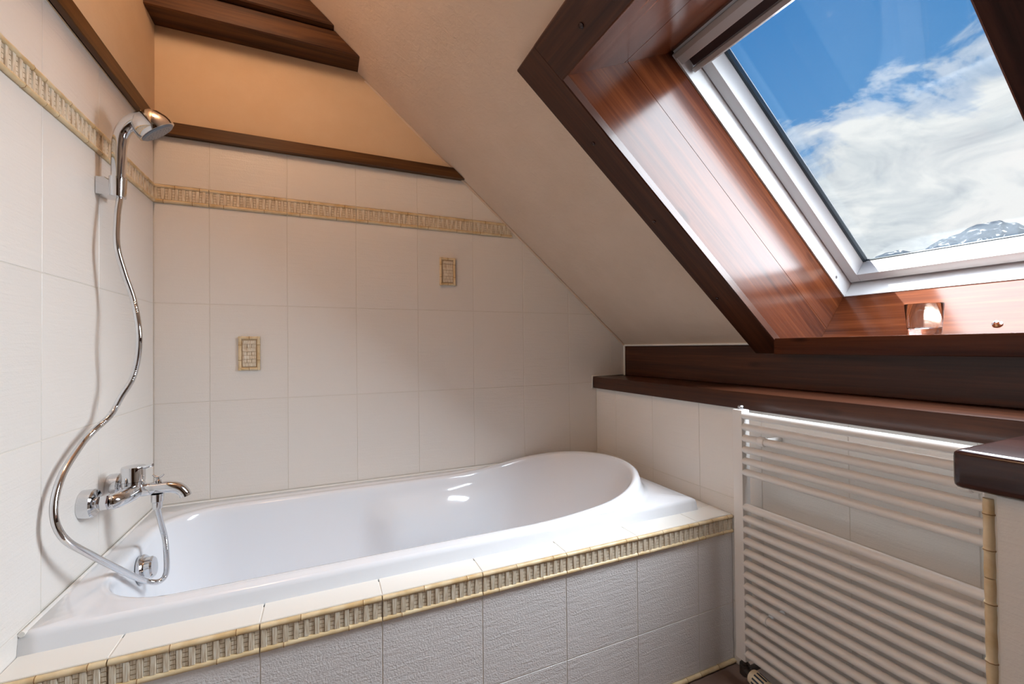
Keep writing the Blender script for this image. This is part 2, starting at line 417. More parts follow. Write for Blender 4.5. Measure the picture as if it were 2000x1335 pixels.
# ------------------------------------------------------------------ woven border tiles
def rod_bm(bm, x0, x1, y, r, zc, axis='x', jitter=0.0, nodes=()):
    n = 8; L = x1-x0; st = []; nseg = set()
    for i in range(max(3, int(L/0.012))+1):
        st.append((x0+L*i/max(3, int(L/0.012)), r*(1+0.06*math.sin(i*1.7)), 0))
    for nd in nodes:
        st = [q for q in st if abs(q[0]-nd) > 0.0035 or q[0] in (x0, x1)]
        st += [(nd-0.0026, r, 0), (nd-0.0008, r*1.15, 1), (nd+0.0008, r*1.15, 0), (nd+0.0026, r, 0)]
    st.sort(); rings = []
    for i, (s, rr, fl) in enumerate(st):
        if fl: nseg.add(i)
        ring = []
        for j in range(n):
            a = 2*math.pi*j/n; ring.append((s, y+rr*math.cos(a), zc+rr*math.sin(a)))
        if axis == 'y': ring = [(q[1], q[0], q[2]) for q in ring]
        rings.append([bm.verts.new(q) for q in ring])
    for q, (a, b) in enumerate(zip(rings, rings[1:])):
        isn = q in nseg
        for j in range(n): bm.faces.new((a[j], a[(j+1) % n], b[(j+1) % n], b[j])).material_index = 1 if isn else 0
    bm.faces.new(rings[0][::-1]); bm.faces.new(rings[-1])
def box_bm(bm, x0, x1, y0, y1, z0, z1, ins=0.0):
    lo = [bm.verts.new(p) for p in ((x0, y0, z0), (x1, y0, z0), (x1, y1, z0), (x0, y1, z0))]
    hi = [bm.verts.new(p) for p in ((x0+ins, y0, z1), (x1-ins, y0, z1), (x1-ins, y1, z1), (x0+ins, y1, z1))]
    bm.faces.new(hi); bm.faces.new(lo[::-1])
    for i in range(4): bm.faces.new((lo[i], lo[(i+1) % 4], hi[(i+1) % 4], hi[i]))
_bc = {}
def border_meshes(w, h, seed):
    key = (round(w, 4), round(h, 4), seed)
    if key in _bc: return _bc[key]
    rnd = random.Random(seed); e = 0.0012; r = h*0.10
    base = prism_bm([(e, 0.0008), (w-e, 0.0008), (w-e, h-0.0008), (e, h-0.0008)], -0.003, 0.0022)
    m_base = mesh_of(base, M_WBASE, name='border_tile')
    nodes1 = [w*q for q in (0.30+0.1*rnd.random(), 0.83)]; nodes2 = [w*q for q in (0.18, 0.62+0.1*rnd.random())]
    rods = []
    for y, nd in ((h-r, nodes1), (r, nodes2)):
        bm = bmesh.new(); rod_bm(bm, e, w-e, y, r, 0.0028, nodes=nd)
        me = mesh_of(bm, [M_ROD, M_NODE], name='bamboo_rod'); autosmooth(me, 60)
        rods.append(me)
    bm = bmesh.new(); y0, y1 = 2*r*0.96, h-2*r*0.96; pitch = 0.0215
    k = max(1, round(w/pitch)); pitch = (w-2*e)/k
    for i in range(k):
        x = e+pitch*i; ws = 0.0118*(0.92+0.16*rnd.random())
        box_bm(bm, x+0.0004, x+ws, y0, y1, 0.001, 0.0056+0.0005*rnd.random(), 0.0012)
        hs = (y1-y0)/4
        for q in range(4):
            box_bm(bm, x+ws, x+pitch, y0+hs*q+0.0009, y0+hs*(q+1)-0.0009, 0.001, 0.0036+0.0004*rnd.random())
    m_w = mesh_of(bm, M_WEAVE, name='weave')
    _bc[key] = (m_base, rods, m_w); return _bc[key]
def border(F, u0, u1, v0, v1, parent, cutx=None):
    w, h = u1-u0, v1-v0
    mb, rods, mw = border_meshes(w, h, int(u0*40) % 3)
    M = F @ Matrix.Translation((u0, v0, 0))
    b = link('border_tile', mb, M, parent)
    for me in rods: link('bamboo_rod', me, M, b)
    link('weave', mw, M, b)
    return b
for u0, u1 in zip(XS, XS[1:]):
    if u0 > 1.3: break
    if u0 > 1.0: u1 = min(u1, 1.355)                # tucked under the slope
    border(FB, u0, u1, *BAND, wall_back)
for u0, u1 in zip(YS, YS[1:]): border(FL, u0, u1, *BAND, wall_left)
# two small woven inserts
def decor(F, u0, v0, w, h, parent):
    M = F @ Matrix.Translation((u0, v0, 0.003)); r = 0.0052
    o = link('decor_tile', mesh_of(prism_bm([(0, 0), (w, 0), (w, h), (0, h)], 0, 0.002), M_WBASE, name='decor_tile'), M, parent)
    for a in ('x', 'y'):
        for s in (0, 1):
            bm = bmesh.new()
            if a == 'x': rod_bm(bm, 0, w, r if s == 0 else h-r, r, 0.0025, 'x', nodes=(w*0.5,))
            else: rod_bm(bm, 0, h, r if s == 0 else w-r, r, 0.003, 'y', nodes=(h*0.3, h*0.75))
            me = mesh_of(bm, [M_ROD, M_NODE], name='bamboo_rod'); autosmooth(me, 60); link('bamboo_rod', me, M, o)
    bm = bmesh.new(); n = 7
    for i in range(n):
        y = 0.014+(h-0.028)*i/n; hh = (h-0.028)/n
        if i % 2 == 0: box_bm(bm, 0.014, w-0.014, y, y+hh*0.9, 0.001, 0.0055)
        else:
            for q in range(3): box_bm(bm, 0.013+(w-0.026)*q/3+0.001, 0.013+(w-0.026)*(q+1)/3-0.001, y, y+hh*0.9, 0.001, 0.004)
    link('weave', mesh_of(bm, M_WEAVE, name='weave'), M, o)
decor(FB, 0.251, 1.009, 0.070, 0.125, wall_back)
decor(FB, 1.007, 1.360, 0.072, 0.122, wall_back)

# timber rail capping the tiles
rp = clip([(0.02, 1.836), (1.3, 1.836), (1.3, 1.880), (0.02, 1.880)], 0.8456, 1, 2.211+0.8456*0.6785-0.002)
rail = prism('trim_1', rp, 0.0, 0.024, frame((0, BACK, 0), (1, 0, 0), (0, 0, 1), (0, -1, 0)), M_BROWN, None, 0.002)
struct(rail, 'brown wooden rail capping the tiles on the back wall', 'rail')
rail2 = board('trim_2', (0, REAR+0.01, 1.836), (0, BACK, 1.836), (1, 0, 0), (0, 0, 1), 0.048, 0.02, M_BROWN)
struct(rail2, 'brown wooden rail capping the tiles on the left wall by the shower head', 'rail')

# ------------------------------------------------------------------ timbers under the ridge
def slope_prism_y(name, z0, z1, y0, y1, mat):
    """timber along x from the left wall to the roof slope, end cut to the slope"""
    p = clip([(0.0, z0), (1.2, z0), (1.2, z1), (0.0, z1)], 0.8456, 1, 2.211+0.8456*0.6785)
    return prism(name, p, 0, y1-y0, frame((0.003, y1, 0), (1, 0, 0), (0, 0, 1), (0, -1, 0)), mat, None, 0.004, True)
tag(slope_prism_y('timber_beam', 2.216, 2.292, 1.748, BACK-0.003, M_BEAM), 'dark timber beam resting above the orange plaster strip of the back wall', 'beam')
tag(slope_prism_y('timber_beam', 2.294, TOPZ-0.002, 1.722, BACK-0.003, M_BEAM), 'upper dark timber beam lying on the lower beam above the bath', 'beam')

# ------------------------------------------------------------------ roof window
win = thing('window_1', 'white framed roof window in a deep dark wooden reveal', 'window', SP(1.3, 0.65, 0.2), 'structure')
RY0, RY1 = 0.300, 0.995             # reveal faces
C = 0.028                            # casing thickness
# casing boards on the slope
cl = prism('casing_board', [(0.500, 0.990), (1.80, 0.990), (1.80, 1.102), (0.500, 1.102)], 0, C, SF @ Matrix.Translation((0, 0, -C)), M_DARK, win, 0.003, True)
cr = prism('casing_board', [(0.490, 0.183), (1.80, 0.183), (1.80, 0.295), (0.490, 0.295)], 0, C, SF @ Matrix.Translation((0, 0, -C)), M_COUNTER, win, 0.003, True)
ct = prism('casing_board', [(0, 0), (0.694, 0), (0.694, 0.111), (0, 0.111)], 0, C+0.004,
           frame(SP(0.611, 0.2955, -C-0.004), Y, -T, N), M_DARK, win, 0.003, True)
for (u, v), par, r in (((1137, 48), ct, 0.0075), ((1159, 280), cl, 0.006), ((1278, 432), cl, 0.006), ((1401, 582), cl, 0.006)):
    p = on_slope(u, v, -C)
    lathe('wood_plug', [(r, -0.004), (r, 0.0015), (r*0.6, 0.003), (0.0005, 0.0032)], p-N*0.001 if par is cl else p-N*0.005, -N, M_COUNTER, par, 14)
# side reveals: three planks each, running down the slope
RO = 0.375
for side, y in ((1, RY1), (-1, RY0)):
    edges = [-0.002, 0.20, RO]
    for a, b in zip(edges, edges[1:]):
        t0 = 0.600; t1 = 1.96
        board('reveal_board', SP(t0, y, a), SP(t1, y, a), Y*side, N, b-a-0.0003, 0.02, M_RED, win, 0.0008)
# head reveal, splayed towards the frame
hd = (SP(0.796, 0, RO)-SP(0.611, 0, -0.002)); hl = hd.length; hd.normalize(); hn = hd.cross(Y)
if hn.dot(T) > 0: hn = -hn
for k in range(2):
    s = SP(0.611, 0, -0.002) + hd*(hl*k/2)
    board('reveal_board', s+Y*RY0, s+Y*RY1, hn, hd, hl/2-0.0008, 0.02, M_RED, win, 0.0008)
# foot reveal and sill
p_top = SP(1.893, 0, RO); SILL_T, SILL_X = 1.106, 1.955
p_bot = SP(1.888, 0, 0.150); fd = (p_bot-p_top); fl_ = fd.length; fd.normalize(); fn = fd.cross(Y)
if fn.dot(T) < 0: fn = -fn
fb = board('reveal_board', p_top+Y*RY0, p_top+Y*RY1, fn, fd, fl_, 0.02, M_RED, win, 0.0008)
sill = abox('window_sill', SILL_X, 2.27, OPEN_Y0+0.016, RY1, SILL_T-0.055, SILL_T, M_RED, win, 0.004, 2, along='y')
# metal catch stud low on the foot reveal
cp = on_plane(1948, 633, fn, fn.dot(p_top))
lathe('catch_stud', [(0.011, 0), (0.011, 0.003), (0.006, 0.006), (0.004, 0.011), (0.0005, 0.012)], cp, -fn, M_CHROME, win, 16)
# white outer frame, sash and glass
FT0, FT1 = 0.796, 1.893
def bar(name, t0, t1, y0, y1, o0, o1, mat, bev=0.003, parent=win):
    return prism(name, [(t0, y0), (t1, y0), (t1, y1), (t0, y1)], 0, o1-o0, SF @ Matrix.Translation((0, 0, o0)), mat, parent, bev, True, 2)
FO = 0.357
fl1 = bar('window_frame', FT0, FT1+0.05, RY1-0.006, RY1+0.05, FO, 0.53, M_FRAME)
fl2 = bar('window_frame', FT0, FT1+0.05, RY0-0.05, RY0+0.006, FO, 0.53, M_FRAME)
fl3 = bar('window_frame', FT1-0.004, FT1+0.05, RY0+0.006, RY1-0.006, FO, 0.492, M_FRAME)
fl4 = bar('window_frame', FT0-0.03, 0.838, RY0+0.006, RY1-0.006, FO+0.004, 0.53, M_FRAME)
bar('frame_lip', FT0, 0.812, RY0+0.006, RY1-0.006, FO-0.004, FO+0.004, M_GREYBAR, 0.002)
bar('head_gap', 0.838, 0.868, RY0+0.006, RY1-0.006, 0.40, 0.50, M_GAP, 0.0)
SO0, SO1 = 0.42, 0.492
SW = 0.036
sash = bar('sash', 0.866, FT1-0.012, RY1-0.008-SW, RY1-0.009, SO0, SO1+0.03, M_FRAME)
bar('sash', 0.866, FT1-0.012, RY0+0.009, RY0+0.008+SW, SO0, SO1+0.03, M_FRAME)
bar('sash', FT1-0.012-SW, FT1-0.012, RY0+0.008+SW, RY1-0.008-SW, SO0, SO1+0.003, M_FRAME)
bar('sash', 0.866, 0.892, RY0+0.008+SW, RY1-0.008-SW, SO0-0.02, SO1+0.03, M_FRAME)
bar('vent_bar', 0.868, 0.884, RY0+0.02, RY1-0.012, SO0-0.045, SO0-0.02, M_GREYBAR, 0.004)
gy0, gy1, gt0, gt1 = RY0+0.008+SW, RY1-0.008-SW, 0.892, FT1-0.012-SW
for nm, a in (('glass_seal', (gt0, gt1, gy1-0.010, gy1)), ('glass_seal', (gt0, gt1, gy0, gy0+0.010)), ('glass_seal', (gt1-0.004, gt1, gy0+0.01, gy1-0.01)), ('glass_seal', (gt0, gt0+0.006, gy0+0.01, gy1-0.01))):
    bar(nm, *a, SO1-(0.002 if a[0] > 1 else 0.006), SO1+(0.003 if a[0] > 1 else 0.01), M_SEAL, 0.0005)
bar('glass_pane', gt0, gt1, gy0, gy1, SO1, SO1+0.004, M_PANE, 0.0)
for u, v in ((1363, 133), (1633, 541)):
    r = ray(u, v); p = CAM + r*((RY1-0.006-CAM.y)/r.y)
    lathe('frame_screw', [(0.0055, -0.002), (0.0055, 0.001), (0.003, 0.0014), (0.0003, 0.0006)], p, (0, -1, 0), M_STEEL, fl1, 14)

# ------------------------------------------------------------------ ledge and backboard under the slope
bp = [(REAR+0.01, 0.930), (BACK-0.003, 0.930), (BACK-0.003, 1.083), (1.103, 1.083), (1.103, 1.050), (REAR+0.01, 1.050)]
bb = prism('trim_3', bp, 0, 0.06, frame((2.065, 0, 0), (0, 1, 0), (0, 0, 1), (-1, 0, 0)), M_DARK, None, 0.003)
struct(bb, 'dark wooden backboard between ledge and sloping ceiling', 'panel')
tube('caulk_bead', [(2.0, BACK-0.004, 1.088), (2.0, 1.11, 1.088)], 0.005, M_CAULK, bb, 8)
tube('caulk_bead', [(2.0, BACK-0.005, 0.932), (2.0, BACK-0.005, 1.085)], 0.005, M_CAULK, bb, 8)
ledge = abox('wall_ledge', 1.800, 2.10, REAR+0.01, BACK-0.004, 0.872, 0.930, M_DARK, None, 0.006, 2, along='y')
tag(ledge, 'long dark varnished wooden ledge on the tiled knee wall above the towel radiator', 'ledge')
link('caulk_bead', mesh_of(tube_bm([(1.797, BACK-0.003, 0.872), (1.797, BACK-0.003, 0.933), (1.99, BACK-0.003, 0.933)], 0.004, 8), M_CAULK, True), None, ledge)

# ------------------------------------------------------------------ bath surround
sur = thing('bath_surround', 'cream tiled bath surround with woven bamboo border along its edge', 'bath panel', (0.9, PLAT_Y+0.03, 0))
body = abox('body', 0.001, KNEE-0.002, PLAT_Y+0.0013, 1.125, 0.0, DECK-0.0013, M_GROUT, sur)
abox('body', 1.70, KNEE-0.002, 1.125, BACK-0.002, 0.0, DECK-0.0013, M_GROUT, sur, along='y')
FP = frame((0, PLAT_Y+0.0013, 0), (1, 0, 0), (0, 0, 1), (0, -1, 0))
FD = frame((0, 0, DECK-0.0013), (1, 0, 0), (0, 1, 0), (0, 0, 1))
PX = [0.0] + [GX+0.25*k for k in range(7)] + [KNEE-0.001]
for u0, u1 in zip(PX, PX[1:]):
    tile(FP, u0, u1, 0.2025, 0.443, sur, M_PANEL)
    tile(FP, u0, u1, 0.016, 0.2025, sur, M_PANEL)
    border(FP, u0, u1, 0.443, 0.503, sur)
    tile(FD, u0, u1, PLAT_Y+0.0013, 1.150, sur, M_DECK, name='deck_tile')
    rb = bmesh.new(); rod_bm(rb, 0.001, u1-u0-0.001, 0.0075, 0.0075, 0.003, nodes=(0.08, 0.19)); me = mesh_of(rb, [M_ROD, M_NODE]); autosmooth(me, 60)
    link('bamboo_rod', me, FP @ Matrix.Translation((u0, 0.0, 0)), sur)
tile(FD, 1.735, KNEE-0.001, 1.150, 1.50, sur, M_DECK, name='deck_tile')
tile(FD, 1.735, KNEE-0.001, 1.50, BACK-0.001, sur, M_DECK, name='deck_tile')

# ------------------------------------------------------------------ bathtub
bath = thing('bathtub', 'white enamel bathtub with raised headrest end, set into the tiled surround', 'bathtub', (0.87, 1.49, 0.0))
def oval(xl, r, yf, yb, cx, rx, bulge=0.0):
    n1, n2, n3, n4 = 46, 56, 14, 16; pts = []
    cy, ry = (yf+yb)/2, (yb-yf)/2
    for i in range(n1): pts.append((xl+r+(cx-xl-r)*i/n1, yf))
    for i in range(n2+1):
        a = -math.pi/2+math.pi*i/n2; pts.append((cx+rx*math.cos(a), cy+ry*math.sin(a)))
    for i in range(1, n1): pts.append((cx+(xl+r-cx)*i/n1, yb))
    for i in range(n3): a = math.pi/2+math.pi/2*i/n3; pts.append((xl+r+r*math.cos(a), yb-r+r*math.sin(a)))
    for i in range(n4): pts.append((xl, yb-r+(yf+r-yb+r)*i/n4))
    for i in range(n3): a = math.pi+math.pi/2*i/n3; pts.append((xl+r+r*math.cos(a), yf+r+r*math.sin(a)))
    return [(x, y+bulge*sstep(1.0, 1.36, x)*sstep(cy-0.05, yb, y)) for x, y in pts]
TX0, TX1, TY0, TY1, TZ = 0.0004, 1.745, 1.136, BACK-0.002, 0.545
top = oval(0.070, 0.165, 1.190, 1.757, 1.354, 0.298, 0.058)
bot = oval(0.150, 0.12, 1.315, 1.655, 1.02, 0.20)
NP = len(top)
def hraise(x): return 0.155*sstep(1.095, 2.304, x)
def normal2(c, i):
    a, b = c[i-1], c[(i+1) % len(c)]; dx, dy = b[0]-a[0], b[1]-a[1]; l = math.hypot(dx, dy); return (dy/l, -dx/l)
def offs(c, d):
    out = []
    for i, (x, y) in enumerate(c):
        nx, ny = normal2(c, i); out.append((x+nx*d, y+ny*d))
    return out
def clampr(p, m=0.0): return (min(max(p[0], TX0+m), TX1-m), min(max(p[1], TY0+m), TY1-m))
def to_rect(x, y):
    sx = min(max(x, 0.43), 1.354); sy = 1.49; dx, dy = x-sx, y-sy; k = 1e9
    if dx > 1e-9: k = min(k, (TX1-sx)/dx)
    if dx < -1e-9: k = min(k, (TX0-sx)/dx)
    if dy > 1e-9: k = min(k, (TY1-sy)/dy)
    if dy < -1e-9: k = min(k, (TY0-sy)/dy)
    return (sx+dx*k, sy+dy*k)
rect = [to_rect(*p) for p in top]
for cx_, cy_ in ((TX0, TY0), (TX1, TY0), (TX1, TY1), (TX0, TY1)):
    j = min(range(NP), key=lambda i: (rect[i][0]-cx_)**2+(rect[i][1]-cy_)**2); rect[j] = (cx_, cy_)
def inset(p, m):
    cx_, cy_ = 0.87, 1.49
    return (p[0]-(m if p[0] > TX1-1e-6 else 0), p[1]+(m if p[1] < TY0+1e-6 else 0))
rings = []
rings.append([(x, y, DECK-0.004) for x, y in rect])
rings.append([(*inset(p, 0.004), TZ-0.012) for p in rect])
rings.append([(*inset(p, 0.007), TZ-0.004) for p in rect])
rings.append([(*inset(p, 0.014), TZ) for p in rect])
def ringo(d, f, dz):
    o = [clampr(p, 0.016) for p in offs(top, d)]
    return [(o[i][0], o[i][1], TZ+dz+f*hraise(top[i][0])) for i in range(NP)]
rings.append(ringo(0.062, 0.0, 0.0)); rings.append(ringo(0.044, 0.10, 0.0)); rings.append(ringo(0.034, 0.55, 0.001))
rings.append(ringo(0.026, 0.93, 0.002)); rings.append(ringo(0.016, 1.0, 0.003)); rings.append(ringo(0.006, 0.99, 0.001)); rings.append(ringo(0.0, 0.95, -0.005))
ZB = 0.125
for gfr, zf in ((0.03, 0.05), (0.07, 0.12), (0.12, 0.20), (0.18, 0.29), (0.25, 0.38), (0.33, 0.48), (0.42, 0.58), (0.52, 0.69), (0.62, 0.79), (0.72, 0.88), (0.82, 0.945), (0.91, 0.98), (1.0, 1.0)):
    ring = []
    for i in range(NP):
        a, b = top[i], bot[i]; zr = TZ-0.005+0.95*hraise(a[0]); zz = zr+(ZB-zr)*zf
        x, y = a[0]+(b[0]-a[0])*gfr, a[1]+(b[1]-a[1])*gfr
        if 0.25 < a[0] < 1.5:
            s = sstep(0.66, 0.80, x)*(1-sstep(1.05, 1.34, x))*sstep(0.08, 0.20, zf)*(1-sstep(0.42, 0.8, zf))
            y += (0.05 if y < 1.49 else -0.05)*s
        ring.append((x, y, zz))
    rings.append(ring)
bm = bmesh.new(); vr = [[bm.verts.new(p) for p in r] for r in rings]
for a, b in zip(vr, vr[1:]):
    for i in range(NP): bm.faces.new((a[i], a[(i+1) % NP], b[(i+1) % NP], b[i]))
cx_ = sum(v.co.x for v in vr[-1])/NP; cv = bm.verts.new((cx_, 1.485, ZB-0.006))
for i in range(NP): bm.faces.new((vr[-1][i], vr[-1][(i+1) % NP], cv))
me = mesh_of(bm, M_ENAMEL, True, 'tub_shell'); link('tub_shell', me, None, bath)
# overflow plate and drain
ov = lathe('overflow_plate', [(0.038, -0.004), (0.038, 0.004), (0.035, 0.008), (0.0005, 0.009)], (0.083, 1.492, 0.488), (1, 0, 0.12), M_CHROME, bath, 28)
lathe('overflow_knob', [(0.029, 0.0), (0.029, 0.016), (0.025, 0.020), (0.0005, 0.021)], (0.089, 1.492, 0.489), (1, 0, 0.12), M_CHROME, ov, 28)
lathe('drain', [(0.033, 0.0), (0.033, 0.004), (0.024, 0.006), (0.0005, 0.010)], (0.45, 1.485, ZB-0.004), (0, 0, 1), M_CHROME, bath, 24)
tube('caulk_bead', [(0.0055, TY0+0.004, TZ-0.001), (0.0055, BACK-0.0055, TZ-0.001), (1.30, BACK-0.0055, TZ-0.001)], 0.0055, M_CAULK, bath, 8)

# ------------------------------------------------------------------ bath mixer
MZ = 0.714
mix = thing('bath_mixer', 'chrome single lever bath mixer on the left wall above the tub', 'faucet', (0.0, 1.453, MZ))
for y in (1.380, 1.526):
    lathe('rosette', [(0.034, 0.0), (0.034, 0.022), (0.031, 0.026), (0.014, 0.027), (0.0135, 0.030)], (0.0005, y, MZ), (1, 0, 0), M_CHROME, mix, 32)
    lathe('union_nut', [(0.013, 0.0), (0.013, 0.008), (0.0185, 0.009), (0.0195, 0.012), (0.0195, 0.024), (0.0175, 0.027), (0.012, 0.028)], (0.026, y, MZ), (1, 0, 0), M_CHROME, mix, 6, 20)
# body: a bar bending from both unions up to the middle
pts = catmull([(0.048, 1.376, MZ-0.002), (0.062, 1.388, MZ-0.002), (0.072, 1.418, MZ-0.001), (0.077, 1.453, MZ), (0.072, 1.488, MZ-0.001), (0.062, 1.518, MZ-0.002), (0.048, 1.530, MZ-0.002)], 8)
nb = len(pts); tube('mixer_body', pts, [0.0175+0.004*math.sin(math.pi*i/(nb-1))+(0.0 if 2 < i < nb-3 else -0.001) for i in range(nb)], M_CHROME, mix, 20)
hub = lathe('mixer_hub', [(0.018, 0.0), (0.0235, 0.004), (0.0245, 0.020), (0.0245, 0.026)], (0.075, 1.453, MZ+0.0), (0, 0, 1), M_CHROME, mix, 32)
lev = lathe('lever_cap', [(0.0255, 0.0), (0.0258, 0.034), (0.0245, 0.038), (0.0005, 0.0395)], (0.075, 1.453, MZ+0.027), (0, 0, 1), M_CHROME, mix, 32)
lp = catmull([(0.088, 1.449, MZ+0.061), (0.104, 1.442, MZ+0.063), (0.122, 1.434, MZ+0.068)], 6)
tube('lever_pin', lp, [0.0052-0.0012*i/len(lp) for i in range(len(lp))], M_CHROME, lev, 12)
sp_ = catmull([(0.078, 1.453, MZ-0.002), (0.10, 1.453, MZ+0.000), (0.130, 1.453, MZ+0.001), (0.155, 1.453, MZ+0.000), (0.174, 1.453, MZ-0.007), (0.185, 1.453, MZ-0.020), (0.188, 1.453, MZ-0.029)], 6)
tube('spout', sp_, [0.0165 if i < 10 else 0.0155-0.0015*sstep(10, 34, i) for i in range(len(sp_))], M_CHROME, mix, 20)
kn = lathe('diverter_stem', [(0.0075, 0.0), (0.0075, 0.006), (0.004, 0.009), (0.004, 0.016)], (0.128, 1.453, MZ+0.015), (0, 0, 1), M_CHROME, mix, 14)
for s in (-1, 1):
    w_ = [(0.128, 1.453, MZ+0.029), (0.128+s*0.006, 1.453-s*0.001, MZ+0.031), (0.128+s*0.013, 1.453-s*0.003, MZ+0.037)]
    tube('diverter_wing', w_, [0.0026, 0.003, 0.0022], M_CHROME, kn, 8)
lathe('hose_outlet', [(0.0145, 0.0), (0.0140, 0.020), (0.0115, 0.022), (0.0105, 0.040), (0.008, 0.041)], (0.126, 1.453, MZ-0.014), (0, 0, -1), M_CHROME, mix, 20)

# ------------------------------------------------------------------ shower holder, head and hose
hol = thing('shower_holder', 'chrome wall bracket holding the hand shower on the left wall', 'bracket', (0.0, 1.452, 1.515))
prism('bracket_block', [(0.0005, -0.024), (0.0005, 0.022), (0.020, 0.022), (0.050, 0.008), (0.050, -0.020), (0.030, -0.026)], -0.020, 0.028,
      frame((0, 1.468, 1.516), (1, 0, 0), (0, 0, 1), (0, -1, 0)), M_CHROME, hol, 0.003, True, 2)
ax = Vector((0.02, -0.02, 1)).normalized()
lathe('cradle', [(0.0135, -0.026), (0.0165, -0.024), (0.0185, 0.020), (0.0185, 0.026), (0.015, 0.027)], (0.047, 1.440, 1.512), ax, M_CHROME, hol, 24)
head = thing('hand_shower', 'chrome hand shower with curved handle and grey spray face resting in the wall bracket', 'hand shower', (0.052, 1.438, 1.54))
hb = Vector((0.0480, 1.439, 1.536))
fn_ = Vector((0.60, 0.24, -0.76)).normalized(); fc = on_plane(305, 255, Y, 1.437)
bk = fc-fn_*0.030
hp = catmull([hb, hb+Vector((0.001, 0, 0.045)), hb+Vector((0.003, 0, 0.090)), hb+Vector((0.010, 0, 0.126)), hb.lerp(bk, 0.5)+Vector((0.0, 0, 0.072)), bk-fn_*0.004], 8)
nh = len(hp); tube('handle', hp, [0.0145+0.0045*(i/(nh-1)) for i in range(nh)], M_CHROME, head, 20)
bell = lathe('bell', [(0.008, -0.050), (0.024, -0.046), (0.038, -0.034), (0.0455, -0.016), (0.0475, -0.004), (0.0465, 0.004), (0.042, 0.005)], fc, fn_, M_CHROME, head, 36, 50)
face = lathe('spray_face', [(0.042, -0.002), (0.042, 0.006), (0.038, 0.009), (0.0005, 0.010)], fc, fn_, M_SPRAY, head, 36)
q = fn_.to_track_quat('Z', 'Y').to_matrix()
bm = bmesh.new()
for rr, k in ((0.010, 6), (0.019, 12), (0.028, 18)):
    for i in range(k):
        a = 2*math.pi*i/k; c0 = Vector((rr*math.cos(a), rr*math.sin(a), 0.0085))
        vs = [bm.verts.new(c0+Vector((0.0014*math.cos(b*math.pi/3), 0.0014*math.sin(b*math.pi/3), 0))) for b in range(6)]
        vt = bm.verts.new(c0+Vector((0, 0, 0.002)))
        for b in range(6): bm.faces.new((vs[b], vs[(b+1) % 6], vt))
nz = link('nozzles', mesh_of(bm, M_SEAL), Matrix.Translation(fc) @ q.to_4x4(), face); nz['kind'] = 'stuff'
hpts = [(0.0525, 1.440, 1.500), (0.0515, 1.436, 1.478), (0.051, 1.425, 1.43), (0.055, 1.412, 1.354), (0.068, 1.418, 1.285), (0.085, 1.426, 1.212), (0.100, 1.412, 1.118), (0.085, 1.426, 1.025), (0.062, 1.414, 0.966),
        (0.045, 1.402, 0.923), (0.030, 1.352, 0.892), (0.026, 1.305, 0.868), (0.023, 1.236, 0.818), (0.026, 1.200, 0.755), (0.040, 1.204, 0.696), (0.065, 1.258, 0.631), (0.090, 1.373, 0.531), (0.106, 1.435, 0.480),
        (0.122, 1.462, 0.459), (0.134, 1.478, 0.462), (0.139, 1.480, 0.490), (0.134, 1.486, 0.560), (0.128, 1.466, 0.625), (0.126, 1.453, 0.662)]
hs_ = resample(catmull(hpts, 16), 0.00125)
hose = tube('shower_hose', hs_, [0.0066 + (0.0006 if (i//1) % 2 == 0 else 0.0) for i in range(len(hs_))], M_CHROME, None, 10)
tag(hose, 'ribbed chrome shower hose looping from the mixer to the wall bracket', 'hose')

# ------------------------------------------------------------------ towel radiator
rad = thing('towel_radiator', 'white ladder towel radiator mounted on the tiled knee wall', 'radiator', (1.75, 0.66, 0.1))
PY1, PY0 = 0.962, 0.395
def post(y):
    o = prism('post', [(-0.017, -0.018), (0.017, -0.018), (0.017, 0.018), (-0.017, 0.018)], 0.10, 0.881, frame((1.748, y, 0), (0, 1, 0), (-1, 0, 0), (0, 0, 1)), M_RAD, rad, 0.004, True, 2)
    return o
pa = post(PY1); pb = post(PY0)
lathe('bleed_valve', [(0.008, 0.0), (0.008, 0.003), (0.0095, 0.004), (0.0095, 0.009), (0.007, 0.012), (0.0005, 0.013)], (1.748, PY1, 0.881), (0, 0, 1), M_STEEL, pa, 12)
zr = [0.864-0.0352*k for k in range(6)] + [0.580-0.0350*k for k in range(14)]
rb = mesh_of(lathe_bm([(0.0112, 0.0), (0.0112, PY1-PY0-0.02)], 18), M_RAD, name='rail'); autosmooth(rb, 60)
rails = []
for z in zr:
    rails.append(link('rail', rb, frame((1.741, PY0+0.01, z), (1, 0, 0), (0, 0, -1), (0, 1, 0)), rad))
for k in (2, 15):
    for y in (0.885, 0.438):
        r_ = rails[k]
        cb = lathe('clamp', [(0.0128, 0.0), (0.0145, 0.002), (0.0145, 0.018), (0.0128, 0.020)], (1.741, y-0.01, zr[k]), (0, 1, 0), M_RAD, r_, 20)
        lathe('wall_stud', [(0.0075, 0.0), (0.0075, 0.07)], (1.750, y, zr[k]), (1, 0, 0), M_RAD, r_, 14)
val = lathe('valve_body', [(0.010, 0.0), (0.010, 0.018), (0.015, 0.020), (0.015, 0.050), (0.010, 0.056)], (1.748, PY1, 0.102), (0, 0, -1), M_DARKMETAL, rad, 16)
tube('valve_elbow', catmull([(1.748, PY1, 0.062), (1.765, PY1, 0.058), (1.825, PY1, 0.058)], 6), 0.009, M_DARKMETAL, val, 12)
tube('valve_neck', [(1.748, PY1, 0.066), (1.744, PY1-0.028, 0.064)], [0.013, 0.014], M_DARKMETAL, val, 14)
kd = Vector((-0.10, -1, -0.06)).normalized(); k0 = Vector((1.745, PY1-0.026, 0.064))
